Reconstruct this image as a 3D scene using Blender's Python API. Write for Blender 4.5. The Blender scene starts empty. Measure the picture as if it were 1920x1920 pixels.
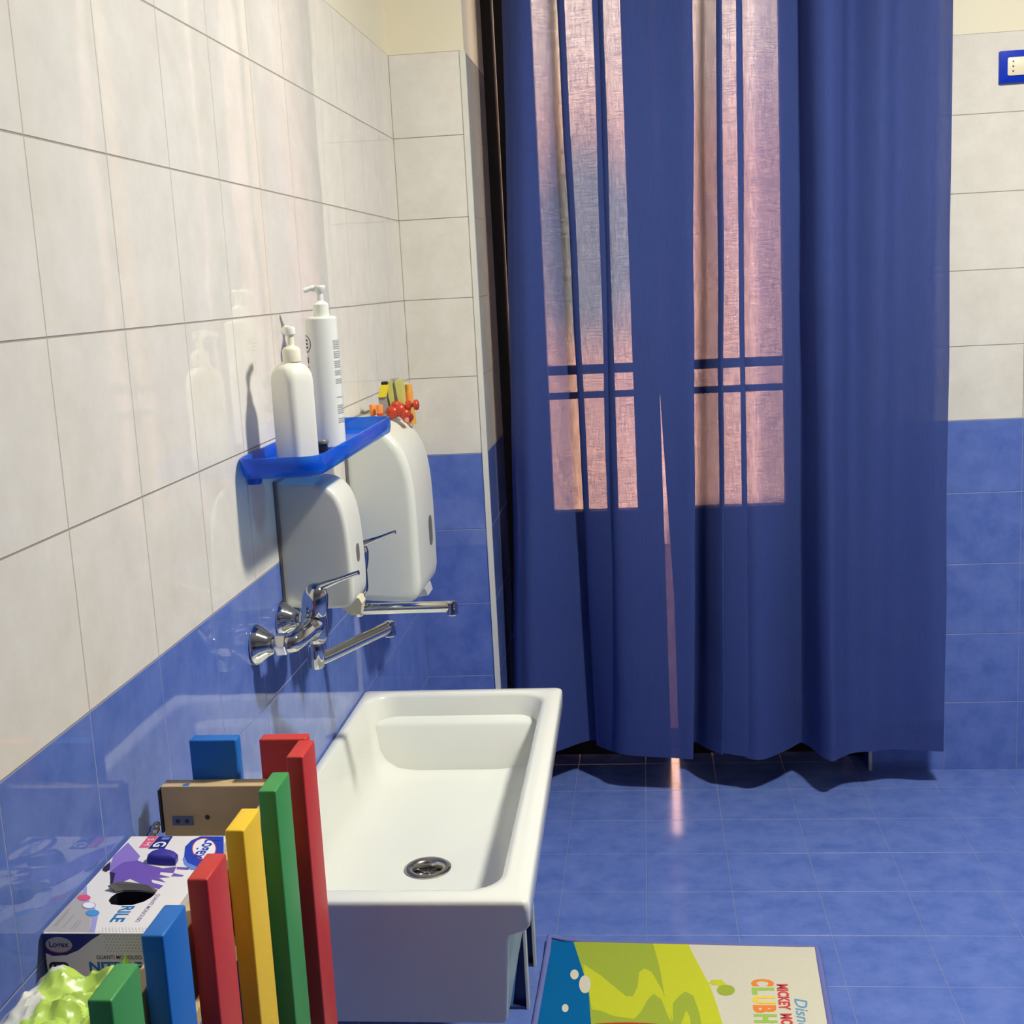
import bpy, bmesh, math, random
from mathutils import Vector, Matrix, noise
random.seed(7)
SC = bpy.context.scene
COL = SC.collection
PI = math.pi

# ------------------------------------------------------------------ camera
YAW, PITCH, ROLL, FPX = 0.1092, -0.1773, -0.0529, 2391.0
CAM = Vector((0.6064, 0.0, 1.4302))
cy, sy, cp, sp = math.cos(YAW), math.sin(YAW), math.cos(PITCH), math.sin(PITCH)
F = Vector((-sy*cp, cy*cp, sp)); Rt = Vector((cy, sy, 0)); Up = Rt.cross(F)
cr, sr = math.cos(ROLL), math.sin(ROLL)
R2 = cr*Rt + sr*Up; U2 = -sr*Rt + cr*Up
cd = bpy.data.cameras.new('camera'); cd.sensor_width = 36.0; cd.sensor_fit = 'HORIZONTAL'
cd.lens = 36.0*FPX/1920.0; cd.clip_start = 0.02; cd.clip_end = 100
cam = bpy.data.objects.new('camera', cd); COL.objects.link(cam)
m3 = Matrix((R2, U2, -F)).transposed()
cam.matrix_world = Matrix.Translation(CAM) @ m3.to_4x4()
SC.camera = cam

# ------------------------------------------------------------------ sky, lamps, exposure
SC.view_settings.view_transform = 'Standard'
SC.view_settings.look = 'None'
SC.view_settings.exposure = 0.0
SC.view_settings.gamma = 1.0
SC.view_settings.use_curve_mapping = False
W = bpy.data.worlds.new('dusk_sky'); SC.world = W; W.use_nodes = True
bg = W.node_tree.nodes['Background']
bg.inputs[0].default_value = (1.0, 0.80, 0.72, 1); bg.inputs[1].default_value = 2.0

def lamp(name, loc, size, power, color):
    l = bpy.data.lights.new(name, 'AREA'); l.shape = 'DISK'; l.size = size; l.energy = power; l.color = color
    o = bpy.data.objects.new(name, l); COL.objects.link(o); o.location = loc
    return o
lamp('ceiling_lamp_light', (1.45, 1.90, 2.74), 0.24, 74, (1.0, 0.975, 0.885))
sun = bpy.data.lights.new('evening_sun', 'SUN'); sun.energy = 38.0; sun.color = (1.0, 0.80, 0.66); sun.angle = 0.02
so = bpy.data.objects.new('evening_sun', sun); COL.objects.link(so); so.location = (0, -3, 6)
so.rotation_euler = Vector((0.25, 1.0, -0.9)).to_track_quat('-Z', 'Y').to_euler()

# ------------------------------------------------------------------ materials
def srgb(r, g, b):
    f = lambda c: (c/255/12.92) if c <= 10 else ((c/255+0.055)/1.055)**2.4
    return (f(r), f(g), f(b), 1.0)
def newmat(name):
    m = bpy.data.materials.new(name); m.use_nodes = True
    nt = m.node_tree; return m, nt, nt.nodes['Principled BSDF']
def N(nt, t, **kw):
    n = nt.nodes.new(t)
    for k, v in kw.items(): setattr(n, k, v)
    return n
def mathn(nt, op, a, b=None, c=None):
    n = N(nt, 'ShaderNodeMath', operation=op)
    for i, v in enumerate((a, b, c)):
        if v is None: continue
        if isinstance(v, (int, float)): n.inputs[i].default_value = v
        else: nt.links.new(v, n.inputs[i])
    return n.outputs[0]
def mixc(nt, f, a, b):
    n = N(nt, 'ShaderNodeMix', data_type='RGBA')
    for i, v in ((0, f), (6, a), (7, b)):
        if isinstance(v, (int, float)): n.inputs[i].default_value = v
        elif isinstance(v, tuple): n.inputs[i].default_value = v
        else: nt.links.new(v, n.inputs[i])
    return n.outputs[2]
def plain(name, col, rough=0.5, metal=0.0, var=0.06, scale=30, spec=0.5, bump=0.0, **kw):
    m, nt, p = newmat(name)
    tc = N(nt, 'ShaderNodeTexCoord'); no = N(nt, 'ShaderNodeTexNoise')
    no.inputs['Scale'].default_value = scale; no.inputs['Detail'].default_value = 4
    nt.links.new(tc.outputs['Object'], no.inputs['Vector'])
    dk = tuple(c*(1-var) for c in col[:3]) + (1,); lt = tuple(min(1, c*(1+var)) for c in col[:3]) + (1,)
    nt.links.new(mixc(nt, no.outputs[0], dk, lt), p.inputs['Base Color'])
    p.inputs['Roughness'].default_value = rough; p.inputs['Metallic'].default_value = metal
    p.inputs['Specular IOR Level'].default_value = spec
    for k, v in kw.items(): p.inputs[k].default_value = v
    if bump:
        b = N(nt, 'ShaderNodeBump'); b.inputs['Strength'].default_value = bump; b.inputs['Distance'].default_value = 0.002
        nt.links.new(no.outputs[0], b.inputs['Height']); nt.links.new(b.outputs[0], p.inputs['Normal'])
    return m

BLUE_A, BLUE_B, GROUT_B = srgb(84, 110, 184), srgb(112, 134, 202), srgb(140, 150, 192)
WHITE_A, WHITE_B, GROUT_W = srgb(225, 219, 205), srgb(237, 232, 220), srgb(168, 160, 144)
PAINT = srgb(238, 229, 200)

def tile_mat(name, ua, uoff, uw, va, voff, vw, wall=True, vgrout=1.0, dark=False):
    """square tiles set out in metres; on walls blue to 1 m, white to 2 m and cream paint above"""
    m, nt, p = newmat(name)
    g = N(nt, 'ShaderNodeNewGeometry'); s = N(nt, 'ShaderNodeSeparateXYZ'); nt.links.new(g.outputs['Position'], s.inputs[0])
    ax = {'x': s.outputs[0], 'y': s.outputs[1], 'z': s.outputs[2]}
    def dist(a, off, w):
        f = mathn(nt, 'FRACT', mathn(nt, 'DIVIDE', mathn(nt, 'SUBTRACT', ax[a], off - 40*w), w))
        return mathn(nt, 'MULTIPLY', mathn(nt, 'MINIMUM', f, mathn(nt, 'SUBTRACT', 1.0, f)), w)
    def line(d, a, b):
        r = N(nt, 'ShaderNodeMapRange', interpolation_type='SMOOTHSTEP')
        nt.links.new(d, r.inputs[0]); r.inputs[1].default_value = a; r.inputs[2].default_value = b
        r.inputs[3].default_value = 1.0; r.inputs[4].default_value = 0.0
        return r.outputs[0]
    lu = mathn(nt, 'MULTIPLY', line(dist(ua, uoff, uw), 0.0005, 0.0014), vgrout)
    lv = line(dist(va, voff, vw), 0.0006, 0.0016)
    ln = mathn(nt, 'MAXIMUM', lu, lv)
    no = N(nt, 'ShaderNodeTexNoise'); no.inputs['Scale'].default_value = 14; no.inputs['Detail'].default_value = 6; no.inputs['Roughness'].default_value = 0.65
    nt.links.new(g.outputs['Position'], no.inputs['Vector'])
    n2 = N(nt, 'ShaderNodeMapRange'); nt.links.new(no.outputs[0], n2.inputs[0]); n2.inputs[1].default_value = 0.3; n2.inputs[2].default_value = 0.7
    blue = mixc(nt, n2.outputs[0], BLUE_A, BLUE_B)
    white = mixc(nt, n2.outputs[0], WHITE_A, WHITE_B)
    if wall:
        hi = mathn(nt, 'GREATER_THAN', ax['z'], 1.0); pt = mathn(nt, 'GREATER_THAN', ax['z'], 2.0)
        tile = mixc(nt, hi, blue, white); gr = mixc(nt, hi, GROUT_B, GROUT_W)
        npt = mathn(nt, 'SUBTRACT', 1.0, pt); ln = mathn(nt, 'MULTIPLY', ln, npt)
        colr = mixc(nt, pt, mixc(nt, ln, tile, gr), PAINT)
        rough = mathn(nt, 'ADD', mathn(nt, 'MULTIPLY', ln, 0.4), mathn(nt, 'ADD', 0.035, mathn(nt, 'MULTIPLY', pt, 0.5)))
    else:
        colr = mixc(nt, mathn(nt, 'MULTIPLY', ln, 0.7), blue, GROUT_B)
        rough = mathn(nt, 'ADD', mathn(nt, 'MULTIPLY', ln, 0.3), 0.16)
    nt.links.new(colr, p.inputs['Base Color']); nt.links.new(rough, p.inputs['Roughness'])
    # slightly uneven glaze + sunk joints
    wv = N(nt, 'ShaderNodeTexNoise'); wv.inputs['Scale'].default_value = 5.0; wv.inputs['Detail'].default_value = 1
    nt.links.new(g.outputs['Position'], wv.inputs['Vector'])
    b0 = N(nt, 'ShaderNodeBump'); b0.inputs['Strength'].default_value = 0.12; b0.inputs['Distance'].default_value = 0.004
    nt.links.new(wv.outputs[0], b0.inputs['Height'])
    b = N(nt, 'ShaderNodeBump', invert=True); b.inputs['Strength'].default_value = 0.7; b.inputs['Distance'].default_value = 0.0012
    nt.links.new(ln, b.inputs['Height']); nt.links.new(b0.outputs[0], b.inputs['Normal']); nt.links.new(b.outputs[0], p.inputs['Normal'])
    return m

M = {}
M['wall_left'] = tile_mat('wall_left_tiles', 'y', 1.2599, 0.2014, 'z', 0.0, 0.2, vgrout=0.7)
M['wall_back'] = tile_mat('wall_back_tiles', 'x', 1.2170, 0.2, 'z', 0.0, 0.2)
M['pier'] = tile_mat('pier_tiles', 'x', 0.0, 0.2, 'z', 0.0, 0.2)
M['pier_side'] = tile_mat('pier_side_tiles', 'y', 3.2617, 0.2014, 'z', 0.0, 0.2)
M['floor'] = tile_mat('floor_tiles', 'x', 0.3695, 0.2, 'y', 3.425, 0.2027, wall=False)
M['paint'] = plain('cream_paint', srgb(236, 228, 205), 0.7, var=0.03, scale=3)
M['trim'] = plain('tile_edge_trim', srgb(226, 224, 212), 0.35)
M['ceramic'] = plain('white_ceramic', srgb(230, 231, 222), 0.16, var=0.01)
M['chrome'] = plain('chrome', (0.62, 0.62, 0.60, 1), 0.07, metal=1.0, var=0.02)
M['steel'] = plain('drain_steel', (0.42, 0.39, 0.35, 1), 0.22, metal=1.0, var=0.1, scale=200)
M['steel_dark'] = plain('dark_drain', (0.02, 0.02, 0.02, 1), 0.3)
M['abs'] = plain('white_plastic', srgb(226, 227, 214), 0.28, var=0.015)
M['abs_grey'] = plain('grey_window_plastic', srgb(120, 118, 112), 0.25)
M['cream'] = plain('cream_plastic', srgb(232, 224, 188), 0.35); M['ivory'] = plain('ivory_plastic', srgb(236, 232, 210), 0.35)
M['frost'] = plain('frosted_plastic', srgb(196, 198, 202), 0.3)
M['bottle'] = plain('bottle_white', srgb(236, 235, 222), 0.3, var=0.01)
M['bottle_tall'] = plain('bottle_white_tall', srgb(232, 233, 224), 0.32, var=0.01)
M['ink'] = plain('dark_ink', srgb(40, 42, 48), 0.5)
M['ink_grey'] = plain('grey_print', srgb(176, 180, 178), 0.5)
M['black'] = plain('black_plastic', srgb(28, 30, 30), 0.35)
M['brown'] = plain('dark_brown_wood', srgb(46, 33, 25), 0.55, var=0.2, scale=12)
M['iron'] = plain('railing_iron', srgb(60, 55, 58), 0.5)
M['wood'] = plain('pale_plywood', srgb(205, 178, 130), 0.6, var=0.14, scale=40)
def paintm(n, c): return plain(n, c, 0.45, var=0.05, scale=150, bump=0.12)
M['p_blue'] = paintm('blue_paint', srgb(10, 104, 190)); M['p_red'] = paintm('red_paint', srgb(200, 52, 44))
M['p_green'] = paintm('green_paint', srgb(62, 148, 74)); M['p_yellow'] = paintm('yellow_paint', srgb(244, 200, 38))
M['plate'] = plain('blue_gloss_plate', srgb(12, 52, 186), 0.2)
M['socket'] = plain('cream_socket', srgb(240, 228, 196), 0.35)
M['terracotta'] = plain('balcony_terracotta', srgb(118, 88, 74), 0.8)
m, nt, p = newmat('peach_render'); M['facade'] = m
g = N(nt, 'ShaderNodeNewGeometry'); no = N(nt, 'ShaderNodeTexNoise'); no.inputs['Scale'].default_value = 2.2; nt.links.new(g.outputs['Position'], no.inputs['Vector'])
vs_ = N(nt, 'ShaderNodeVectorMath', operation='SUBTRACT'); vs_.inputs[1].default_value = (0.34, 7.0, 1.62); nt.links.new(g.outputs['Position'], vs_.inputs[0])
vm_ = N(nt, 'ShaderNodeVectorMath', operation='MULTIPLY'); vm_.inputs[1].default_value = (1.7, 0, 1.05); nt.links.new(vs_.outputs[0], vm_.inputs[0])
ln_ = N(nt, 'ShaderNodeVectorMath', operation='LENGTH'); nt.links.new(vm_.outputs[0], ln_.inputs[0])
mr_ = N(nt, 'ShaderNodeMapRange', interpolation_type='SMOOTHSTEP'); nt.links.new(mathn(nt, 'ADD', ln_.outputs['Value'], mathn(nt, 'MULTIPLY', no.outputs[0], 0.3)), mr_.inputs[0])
mr_.inputs[1].default_value = 0.45; mr_.inputs[2].default_value = 0.95   # a soft-edged grey patch on the render
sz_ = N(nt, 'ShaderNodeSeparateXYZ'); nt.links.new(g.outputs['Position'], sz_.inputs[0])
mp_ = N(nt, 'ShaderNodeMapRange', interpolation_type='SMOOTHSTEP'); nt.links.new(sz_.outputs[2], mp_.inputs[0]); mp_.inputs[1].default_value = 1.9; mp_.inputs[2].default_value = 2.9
pale_ = mp_.outputs[0]   # render colour fades to cream upwards, painting in bright sky and bloom
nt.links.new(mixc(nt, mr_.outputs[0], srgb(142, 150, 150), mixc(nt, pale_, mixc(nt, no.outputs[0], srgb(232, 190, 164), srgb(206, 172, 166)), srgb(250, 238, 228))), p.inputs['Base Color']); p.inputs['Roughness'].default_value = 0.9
M['card'] = plain('white_card', srgb(232, 228, 226), 0.5, var=0.02)
for k, c in dict(c_grey=(176, 172, 172), c_stripe=(160, 160, 214), c_purple=(112, 84, 178), c_lilac=(142, 118, 200), c_dark=(34, 28, 52),
                 c_navy=(22, 30, 118), c_blue=(28, 62, 180), c_lblue=(104, 136, 212), c_pink=(226, 84, 124), c_cyan=(70, 150, 218),
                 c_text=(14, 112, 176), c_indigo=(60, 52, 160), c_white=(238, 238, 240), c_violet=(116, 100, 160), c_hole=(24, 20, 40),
                 c_line=(140, 136, 134), c_red=(206, 60, 66)).items():
    M[k] = plain('print_'+k[2:], srgb(*c), 0.45, var=0.02)
def fabricm(n, c): return plain(n, c, 0.95, var=0.12, scale=400, spec=0.1, bump=0.3)
for k, c in dict(m_teal=(6, 100, 158), m_olive=(160, 176, 62), m_yellow=(200, 204, 52), m_cream=(214, 208, 186), m_border=(112, 118, 176),
                 m_red=(178, 58, 48), m_orange=(238, 136, 62), m_green=(160, 196, 88), m_gold=(240, 206, 72), m_crimson=(206, 74, 78), m_blue=(104, 160, 196)).items():
    M[k] = fabricm('rug_'+k[2:], srgb(*c))
M['lime'] = plain('lime_film', srgb(190, 220, 96), 0.3, var=0.15, scale=20)
M['pack'] = plain('white_film', srgb(226, 226, 216), 0.3, var=0.05, scale=15)
M['t_yellow'] = plain('toy_yellow', srgb(246, 226, 50), 0.35); M['t_olive'] = plain('toy_olive', srgb(206, 204, 110), 0.4)
M['t_grey'] = plain('toy_grey', srgb(160, 162, 160), 0.4); M['t_orange'] = plain('toy_orange', srgb(246, 150, 76), 0.35)
M['t_amber'] = plain('toy_amber', srgb(222, 164, 72), 0.4); M['t_red'] = plain('toy_red', srgb(196, 66, 40), 0.3); M['t_pink'] = plain('toy_pink', srgb(220, 140, 124), 0.4)
M['stool_blue'] = plain('stool_light_blue', srgb(96, 160, 196), 0.4); M['stool_navy'] = plain('stool_navy', srgb(44, 56, 110), 0.5); M['stool_edge'] = plain('stool_white_edge', srgb(210, 212, 206), 0.4)

def translucent_plastic(name, col):
    m, nt, p = newmat(name)
    p.inputs['Base Color'].default_value = col; p.inputs['Roughness'].default_value = 0.12
    tr = N(nt, 'ShaderNodeBsdfTransparent'); tr.inputs[0].default_value = (0.36, 0.70, 1.0, 1)
    mx = N(nt, 'ShaderNodeMixShader'); mx.inputs[0].default_value = 0.42
    out = nt.nodes['Material Output']
    nt.links.new(p.outputs[0], mx.inputs[1]); nt.links.new(tr.outputs[0], mx.inputs[2]); nt.links.new(mx.outputs[0], out.inputs[0])
    return m
M['shelf'] = translucent_plastic('blue_translucent_plastic', srgb(16, 96, 226))

def glass():
    m, nt, p = newmat('window_glass'); nt.nodes.remove(p)
    tr = N(nt, 'ShaderNodeBsdfTransparent'); tr.inputs[0].default_value = (0.94, 0.96, 0.95, 1)
    gl = N(nt, 'ShaderNodeBsdfGlossy'); gl.inputs['Roughness'].default_value = 0.02
    fr = N(nt, 'ShaderNodeFresnel'); fr.inputs[0].default_value = 1.45
    mx = N(nt, 'ShaderNodeMixShader'); nt.links.new(fr.outputs[0], mx.inputs[0]); nt.links.new(tr.outputs[0], mx.inputs[1]); nt.links.new(gl.outputs[0], mx.inputs[2])
    nt.links.new(mx.outputs[0], nt.nodes['Material Output'].inputs[0]); return m
M['glass'] = glass()

def curtain_mat(name, sheer):
    m, nt, p = newmat(name)
    g = N(nt, 'ShaderNodeNewGeometry')
    sc = N(nt, 'ShaderNodeVectorMath', operation='MULTIPLY'); sc.inputs[1].default_value = (460, 460, 24); nt.links.new(g.outputs['Position'], sc.inputs[0])
    n1 = N(nt, 'ShaderNodeTexNoise'); n1.inputs['Scale'].default_value = 1.0; nt.links.new(sc.outputs[0], n1.inputs['Vector'])
    sc2 = N(nt, 'ShaderNodeVectorMath', operation='MULTIPLY'); sc2.inputs[1].default_value = (24, 24, 460); nt.links.new(g.outputs['Position'], sc2.inputs[0])
    n2 = N(nt, 'ShaderNodeTexNoise'); n2.inputs['Scale'].default_value = 1.0; nt.links.new(sc2.outputs[0], n2.inputs['Vector'])
    wv = mathn(nt, 'MULTIPLY', mathn(nt, 'ADD', n1.outputs[0], 0.1), mathn(nt, 'ADD', n2.outputs[0], 0.1))
    dt = N(nt, 'ShaderNodeVectorMath', operation='DOT_PRODUCT'); nt.links.new(g.outputs['Normal'], dt.inputs[0]); nt.links.new(g.outputs['Incoming'], dt.inputs[1])
    thr = mathn(nt, 'POWER', mathn(nt, 'ABSOLUTE', dt.outputs['Value']), 1.6)   # threads close up when the cloth turns edge-on
    fac = mathn(nt, 'MULTIPLY', mathn(nt, 'MULTIPLY', wv, sheer/0.36), thr)
    base = mixc(nt, n1.outputs[0], srgb(50, 66, 122), srgb(70, 86, 148))
    p.inputs['Roughness'].default_value = 0.9; p.inputs['Specular IOR Level'].default_value = 0.1
    nt.links.new(base, p.inputs['Base Color'])
    tl = N(nt, 'ShaderNodeBsdfTranslucent'); nt.links.new(base, tl.inputs[0])
    a = N(nt, 'ShaderNodeMixShader'); a.inputs[0].default_value = 0.05
    nt.links.new(p.outputs[0], a.inputs[1]); nt.links.new(tl.outputs[0], a.inputs[2])
    tr = N(nt, 'ShaderNodeBsdfTransparent'); tr.inputs[0].default_value = (1, 0.98, 0.98, 1)
    b = N(nt, 'ShaderNodeMixShader'); nt.links.new(fac, b.inputs[0]); nt.links.new(a.outputs[0], b.inputs[1]); nt.links.new(tr.outputs[0], b.inputs[2])
    nt.links.new(b.outputs[0], nt.nodes['Material Output'].inputs[0]); return m
M['curtain'] = curtain_mat('sheer_blue_cotton', 0.095)

# ------------------------------------------------------------------ builders
BASE = {}
def link(o, parent=None):
    COL.objects.link(o)
    if parent is not None: o.parent = parent
    return o
def thing(name, label, cat, loc=(0, 0, 0), group=None):
    o = bpy.data.objects.new(name, None); o.empty_display_size = 0.05; link(o)
    o.location = loc; BASE[o.name] = Vector(loc); o['label'] = label; o['category'] = cat
    if group: o['group'] = group
    return o
def obj(name, bm, mats, parent=None, smooth=False, label=None, origin=None):
    """bm is in world metres; a child shares its thing's base as origin"""
    base = BASE[parent.name] if parent is not None else (Vector(origin) if origin else Vector((0, 0, 0)))
    bmesh.ops.translate(bm, verts=bm.verts, vec=-base)
    bmesh.ops.recalc_face_normals(bm, faces=[f for f in bm.faces if f.material_index == 0])
    me = bpy.data.meshes.new(name); bm.to_mesh(me); bm.free()
    for mm in (mats if isinstance(mats, (list, tuple)) else [mats]): me.materials.append(mm)
    o = bpy.data.objects.new(name, me); link(o, parent)
    if parent is None: o.location = base
    BASE[o.name] = base
    if smooth:
        me.polygons.foreach_set('use_smooth', [True]*len(me.polygons))
        if smooth is not True: me.set_sharp_from_angle(angle=math.radians(smooth))
    if label: o['label'] = label
    return o
def tag(o, label, cat, group=None):
    o['label'] = label; o['category'] = cat
    if group: o['group'] = group
    return o
def struct(name, bm, mats, parent=None, **kw):
    o = obj(name, bm, mats, parent, **kw)
    if parent is None: o['kind'] = 'structure'
    return o
def add_box(bm, x0, x1, y0, y1, z0, z1, bev=0.0, seg=2, mi=0, only=None):
    r = bmesh.ops.create_cube(bm, size=1.0); v = r['verts']
    bmesh.ops.scale(bm, verts=v, vec=(x1-x0, y1-y0, z1-z0)); bmesh.ops.translate(bm, verts=v, vec=((x0+x1)/2, (y0+y1)/2, (z0+z1)/2))
    fs = {f for q in v for f in q.link_faces}
    if mi:
        for f in fs: f.material_index = mi
    if bev:
        es = list({e for q in v for e in q.link_edges})
        bmesh.ops.bevel(bm, geom=es, offset=bev, segments=seg, profile=0.5, affect='EDGES')
    return v
def box(*a, **k):
    bm = bmesh.new(); add_box(bm, *a, **k); return bm
def loft(bm, rings, cap0=True, cap1=True, mi=0):
    vr = [[bm.verts.new(p) for p in r] for r in rings]; n = len(vr[0])
    for a, b in zip(vr, vr[1:]):
        for i in range(n):
            f = bm.faces.new((a[i], a[(i+1) % n], b[(i+1) % n], b[i])); f.material_index = mi
    if cap0: bm.faces.new(list(reversed(vr[0]))).material_index = mi
    if cap1: bm.faces.new(vr[-1]).material_index = mi
    return vr
def frame_of(d):
    d = Vector(d).normalized(); a = Vector((0, 0, 1)) if abs(d.z) < 0.9 else Vector((1, 0, 0))
    u = d.cross(a).normalized(); return d, u, d.cross(u).normalized()
def lathe(bm, o, axis, prof, n=32, cap0=True, cap1=True, mi=0):
    d, u, v = frame_of(axis); o = Vector(o)
    rings = [[o + d*h + (u*math.cos(2*PI*i/n) + v*math.sin(2*PI*i/n))*r for i in range(n)] for h, r in prof]
    return loft(bm, rings, cap0, cap1, mi)
def cat(P, n):
    """Catmull-Rom through P, n samples per span"""
    P = [Vector(p) for p in P]; out = []
    for i in range(len(P)-1):
        a, b, c, d = P[max(i-1, 0)], P[i], P[i+1], P[min(i+2, len(P)-1)]
        for k in range(n):
            t = k/n
            out.append(0.5*((2*b) + (c-a)*t + (2*a-5*b+4*c-d)*t*t + (3*b-a-3*c+d)*t**3))
    out.append(P[-1]); return out
def tube(bm, path, r, n=20, cap=True, mi=0, sq=None):
    path = [Vector(p) for p in path]; rings = []; pu = None
    for i, p in enumerate(path):
        d = (path[min(i+1, len(path)-1)] - path[max(i-1, 0)]).normalized()
        if pu is None: _, u, v = frame_of(d)
        else:
            u = (pu - d*pu.dot(d)).normalized(); v = d.cross(u).normalized()
        pu = u; rr = r[i] if isinstance(r, (list, tuple)) else r
        rings.append([p + (u*math.cos(2*PI*k/n) + v*math.sin(2*PI*k/n))*rr for k in range(n)])
    return loft(bm, rings, cap, cap, mi)
def rrect(x0, x1, y0, y1, r, seg=6, mid=False):
    pts = []
    for cx_, cy_, a0 in ((x1-r, y1-r, 0), (x0+r, y1-r, 90), (x0+r, y0+r, 180), (x1-r, y0+r, 270)):
        for k in range(seg+1):
            a = math.radians(a0 + 90*k/seg); pts.append((cx_ + r*math.cos(a), cy_ + r*math.sin(a)))
    if mid:
        out = []
        for i, p in enumerate(pts):
            q = pts[(i+1) % len(pts)]; out.append(p)
            if i % (seg+1) == seg: out += [(p[0]+(q[0]-p[0])*t, p[1]+(q[1]-p[1])*t) for t in (.03, .1, .3, .5, .7, .9, .97)]
        pts = out
    return pts
def prism(bm, pts, axis, a, b, bev=0.0, seg=3, mi=0):
    """extrude a 2D outline: axis 'y' takes (x,z), 'z' takes (x,y), 'x' takes (y,z)"""
    mk = {'y': lambda p, t: (p[0], t, p[1]), 'z': lambda p, t: (p[0], p[1], t), 'x': lambda p, t: (t, p[0], p[1])}[axis]
    vr = loft(bm, [[mk(p, a) for p in pts], [mk(p, b) for p in pts]], mi=mi)
    if bev:
        rims = [e for e in bm.edges if (e.verts[0] in vr[0] and e.verts[1] in vr[0]) or (e.verts[0] in vr[1] and e.verts[1] in vr[1])]
        bmesh.ops.bevel(bm, geom=rims, offset=bev, segments=seg, profile=0.5, affect='EDGES')
def poly(bm, pts, mi):
    f = bm.faces.new([bm.verts.new(p) for p in pts]); f.material_index = mi; return f
def disc(bm, c, ux, uy, mi, n=32):
    c, ux, uy = Vector(c), Vector(ux), Vector(uy)
    return poly(bm, [c + ux*math.cos(2*PI*i/n) + uy*math.sin(2*PI*i/n) for i in range(n)], mi)
def text(bm, s, origin, xv, yv, mi, shear=0.0, bold=0.0):
    """flat lettering: xv spans the whole word, yv the cap height"""
    c = bpy.data.curves.new('lettering', 'FONT'); c.body = s; c.fill_mode = 'FRONT'; c.shear = shear; c.offset = bold; c.resolution_u = 3
    o = bpy.data.objects.new('lettering', c); COL.objects.link(o); bpy.context.view_layer.update()
    dg = bpy.context.evaluated_depsgraph_get(); me = bpy.data.meshes.new_from_object(o.evaluated_get(dg))
    bpy.data.objects.remove(o); bpy.data.curves.remove(c)
    xs = [v.co.x for v in me.vertices]; w = max(xs) - min(xs); x0 = min(xs); h = 0.69
    O, X, Y = Vector(origin), Vector(xv), Vector(yv)
    vs = [bm.verts.new(O + X*((v.co.x-x0)/w) + Y*(v.co.y/h)) for v in me.vertices]
    for p in me.polygons:
        try: bm.faces.new([vs[i] for i in p.vertices]).material_index = mi
        except ValueError: pass
    bpy.data.meshes.remove(me)

# ------------------------------------------------------------------ the room
XP, YP, YB, YD = 0.19, 3.2617, 3.555, 3.70       # pier side, pier face, back wall, door plane
XJ, XR, YF, ZC = 1.2105, 4.2, -4.2, 2.95        # right jamb, right wall, wall behind the camera, ceiling
struct('floor', box(-0.1, XR+0.1, YF-0.1, YD+0.06, -0.1, 0.0), M['floor'])
struct('ceiling', box(-0.1, XR+0.1, YF-0.1, YD+0.1, ZC, ZC+0.1), M['paint'])
struct('wall_left', box(-0.12, 0.0, YF-0.1, YP, 0.0, ZC), M['wall_left'])
bm = bmesh.new()
add_box(bm, -0.12, XP, YP, YD+0.1, 0.0, ZC)
for f in bm.faces:
    if abs(f.normal.x) > 0.5: f.material_index = 1
struct('wall_pier', bm, [M['pier'], M['pier_side']])
bm = bmesh.new(); add_box(bm, XJ, XR, YB, YD+0.1, 0.0, ZC); add_box(bm, XP, XJ, YB, YD+0.1, 2.45, ZC)
struct('wall_back', bm, M['wall_back'])
struct('wall_right', box(XR, XR+0.12, YF-0.1, YD+0.1, 0.0, ZC), M['wall_left'])
struct('wall_front', box(-0.12, XR+0.12, YF-0.12, YF, 0.0, ZC), M['wall_back'])
struct('trim_1', box(XP-0.011, XP+0.003, YP-0.003, YP+0.011, 0.0, 2.0, bev=0.001), M['trim'])
struct('trim_2', box(XJ-0.003, XJ+0.006, YB-0.003, YB+0.010, 0.0, 2.0, bev=0.001), M['trim'])

# French door in the recess: dark frame, two leaves with glass over a solid panel, a slit between the leaves
dr = bpy.data.objects.new('door_1', None); link(dr); dr.location = (0.7, YD, 0.0); BASE[dr.name] = Vector((0.7, YD, 0.0)); dr['kind'] = 'structure'
bm = bmesh.new()
add_box(bm, XP, XP+0.028, YD-0.03, YD+0.06, 0.0, 2.45); add_box(bm, 1.165, XJ, YD-0.03, YD+0.06, 0.0, 2.45); add_box(bm, XP+0.028, 1.165, YD-0.03, YD+0.06, 2.40, 2.45)
obj('door_frame', bm, M['brown'], dr)
def leaf(x0, x1, g0, g1):
    b = bmesh.new()
    add_box(b, x0, g0, YD, YD+0.045, 0.004, 2.395); add_box(b, g1, x1, YD, YD+0.045, 0.004, 2.395)
    add_box(b, g0, g1, YD, YD+0.045, 0.004, 0.757); add_box(b, g0, g1, YD, YD+0.045, 2.30, 2.395)
    add_box(b, g0+0.05, g1-0.05, YD-0.008, YD, 0.10, 0.66, bev=0.004)
    l = obj('door_leaf', b, M['brown'], dr)
    obj('pane', box(g0, g1, YD+0.02, YD+0.026, 0.757, 2.30), M['glass'], l)
    return l
leaf(0.222, 0.6470, 0.325, 0.572)
leaf(0.6710, 1.161, 0.732, 1.000)

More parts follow.
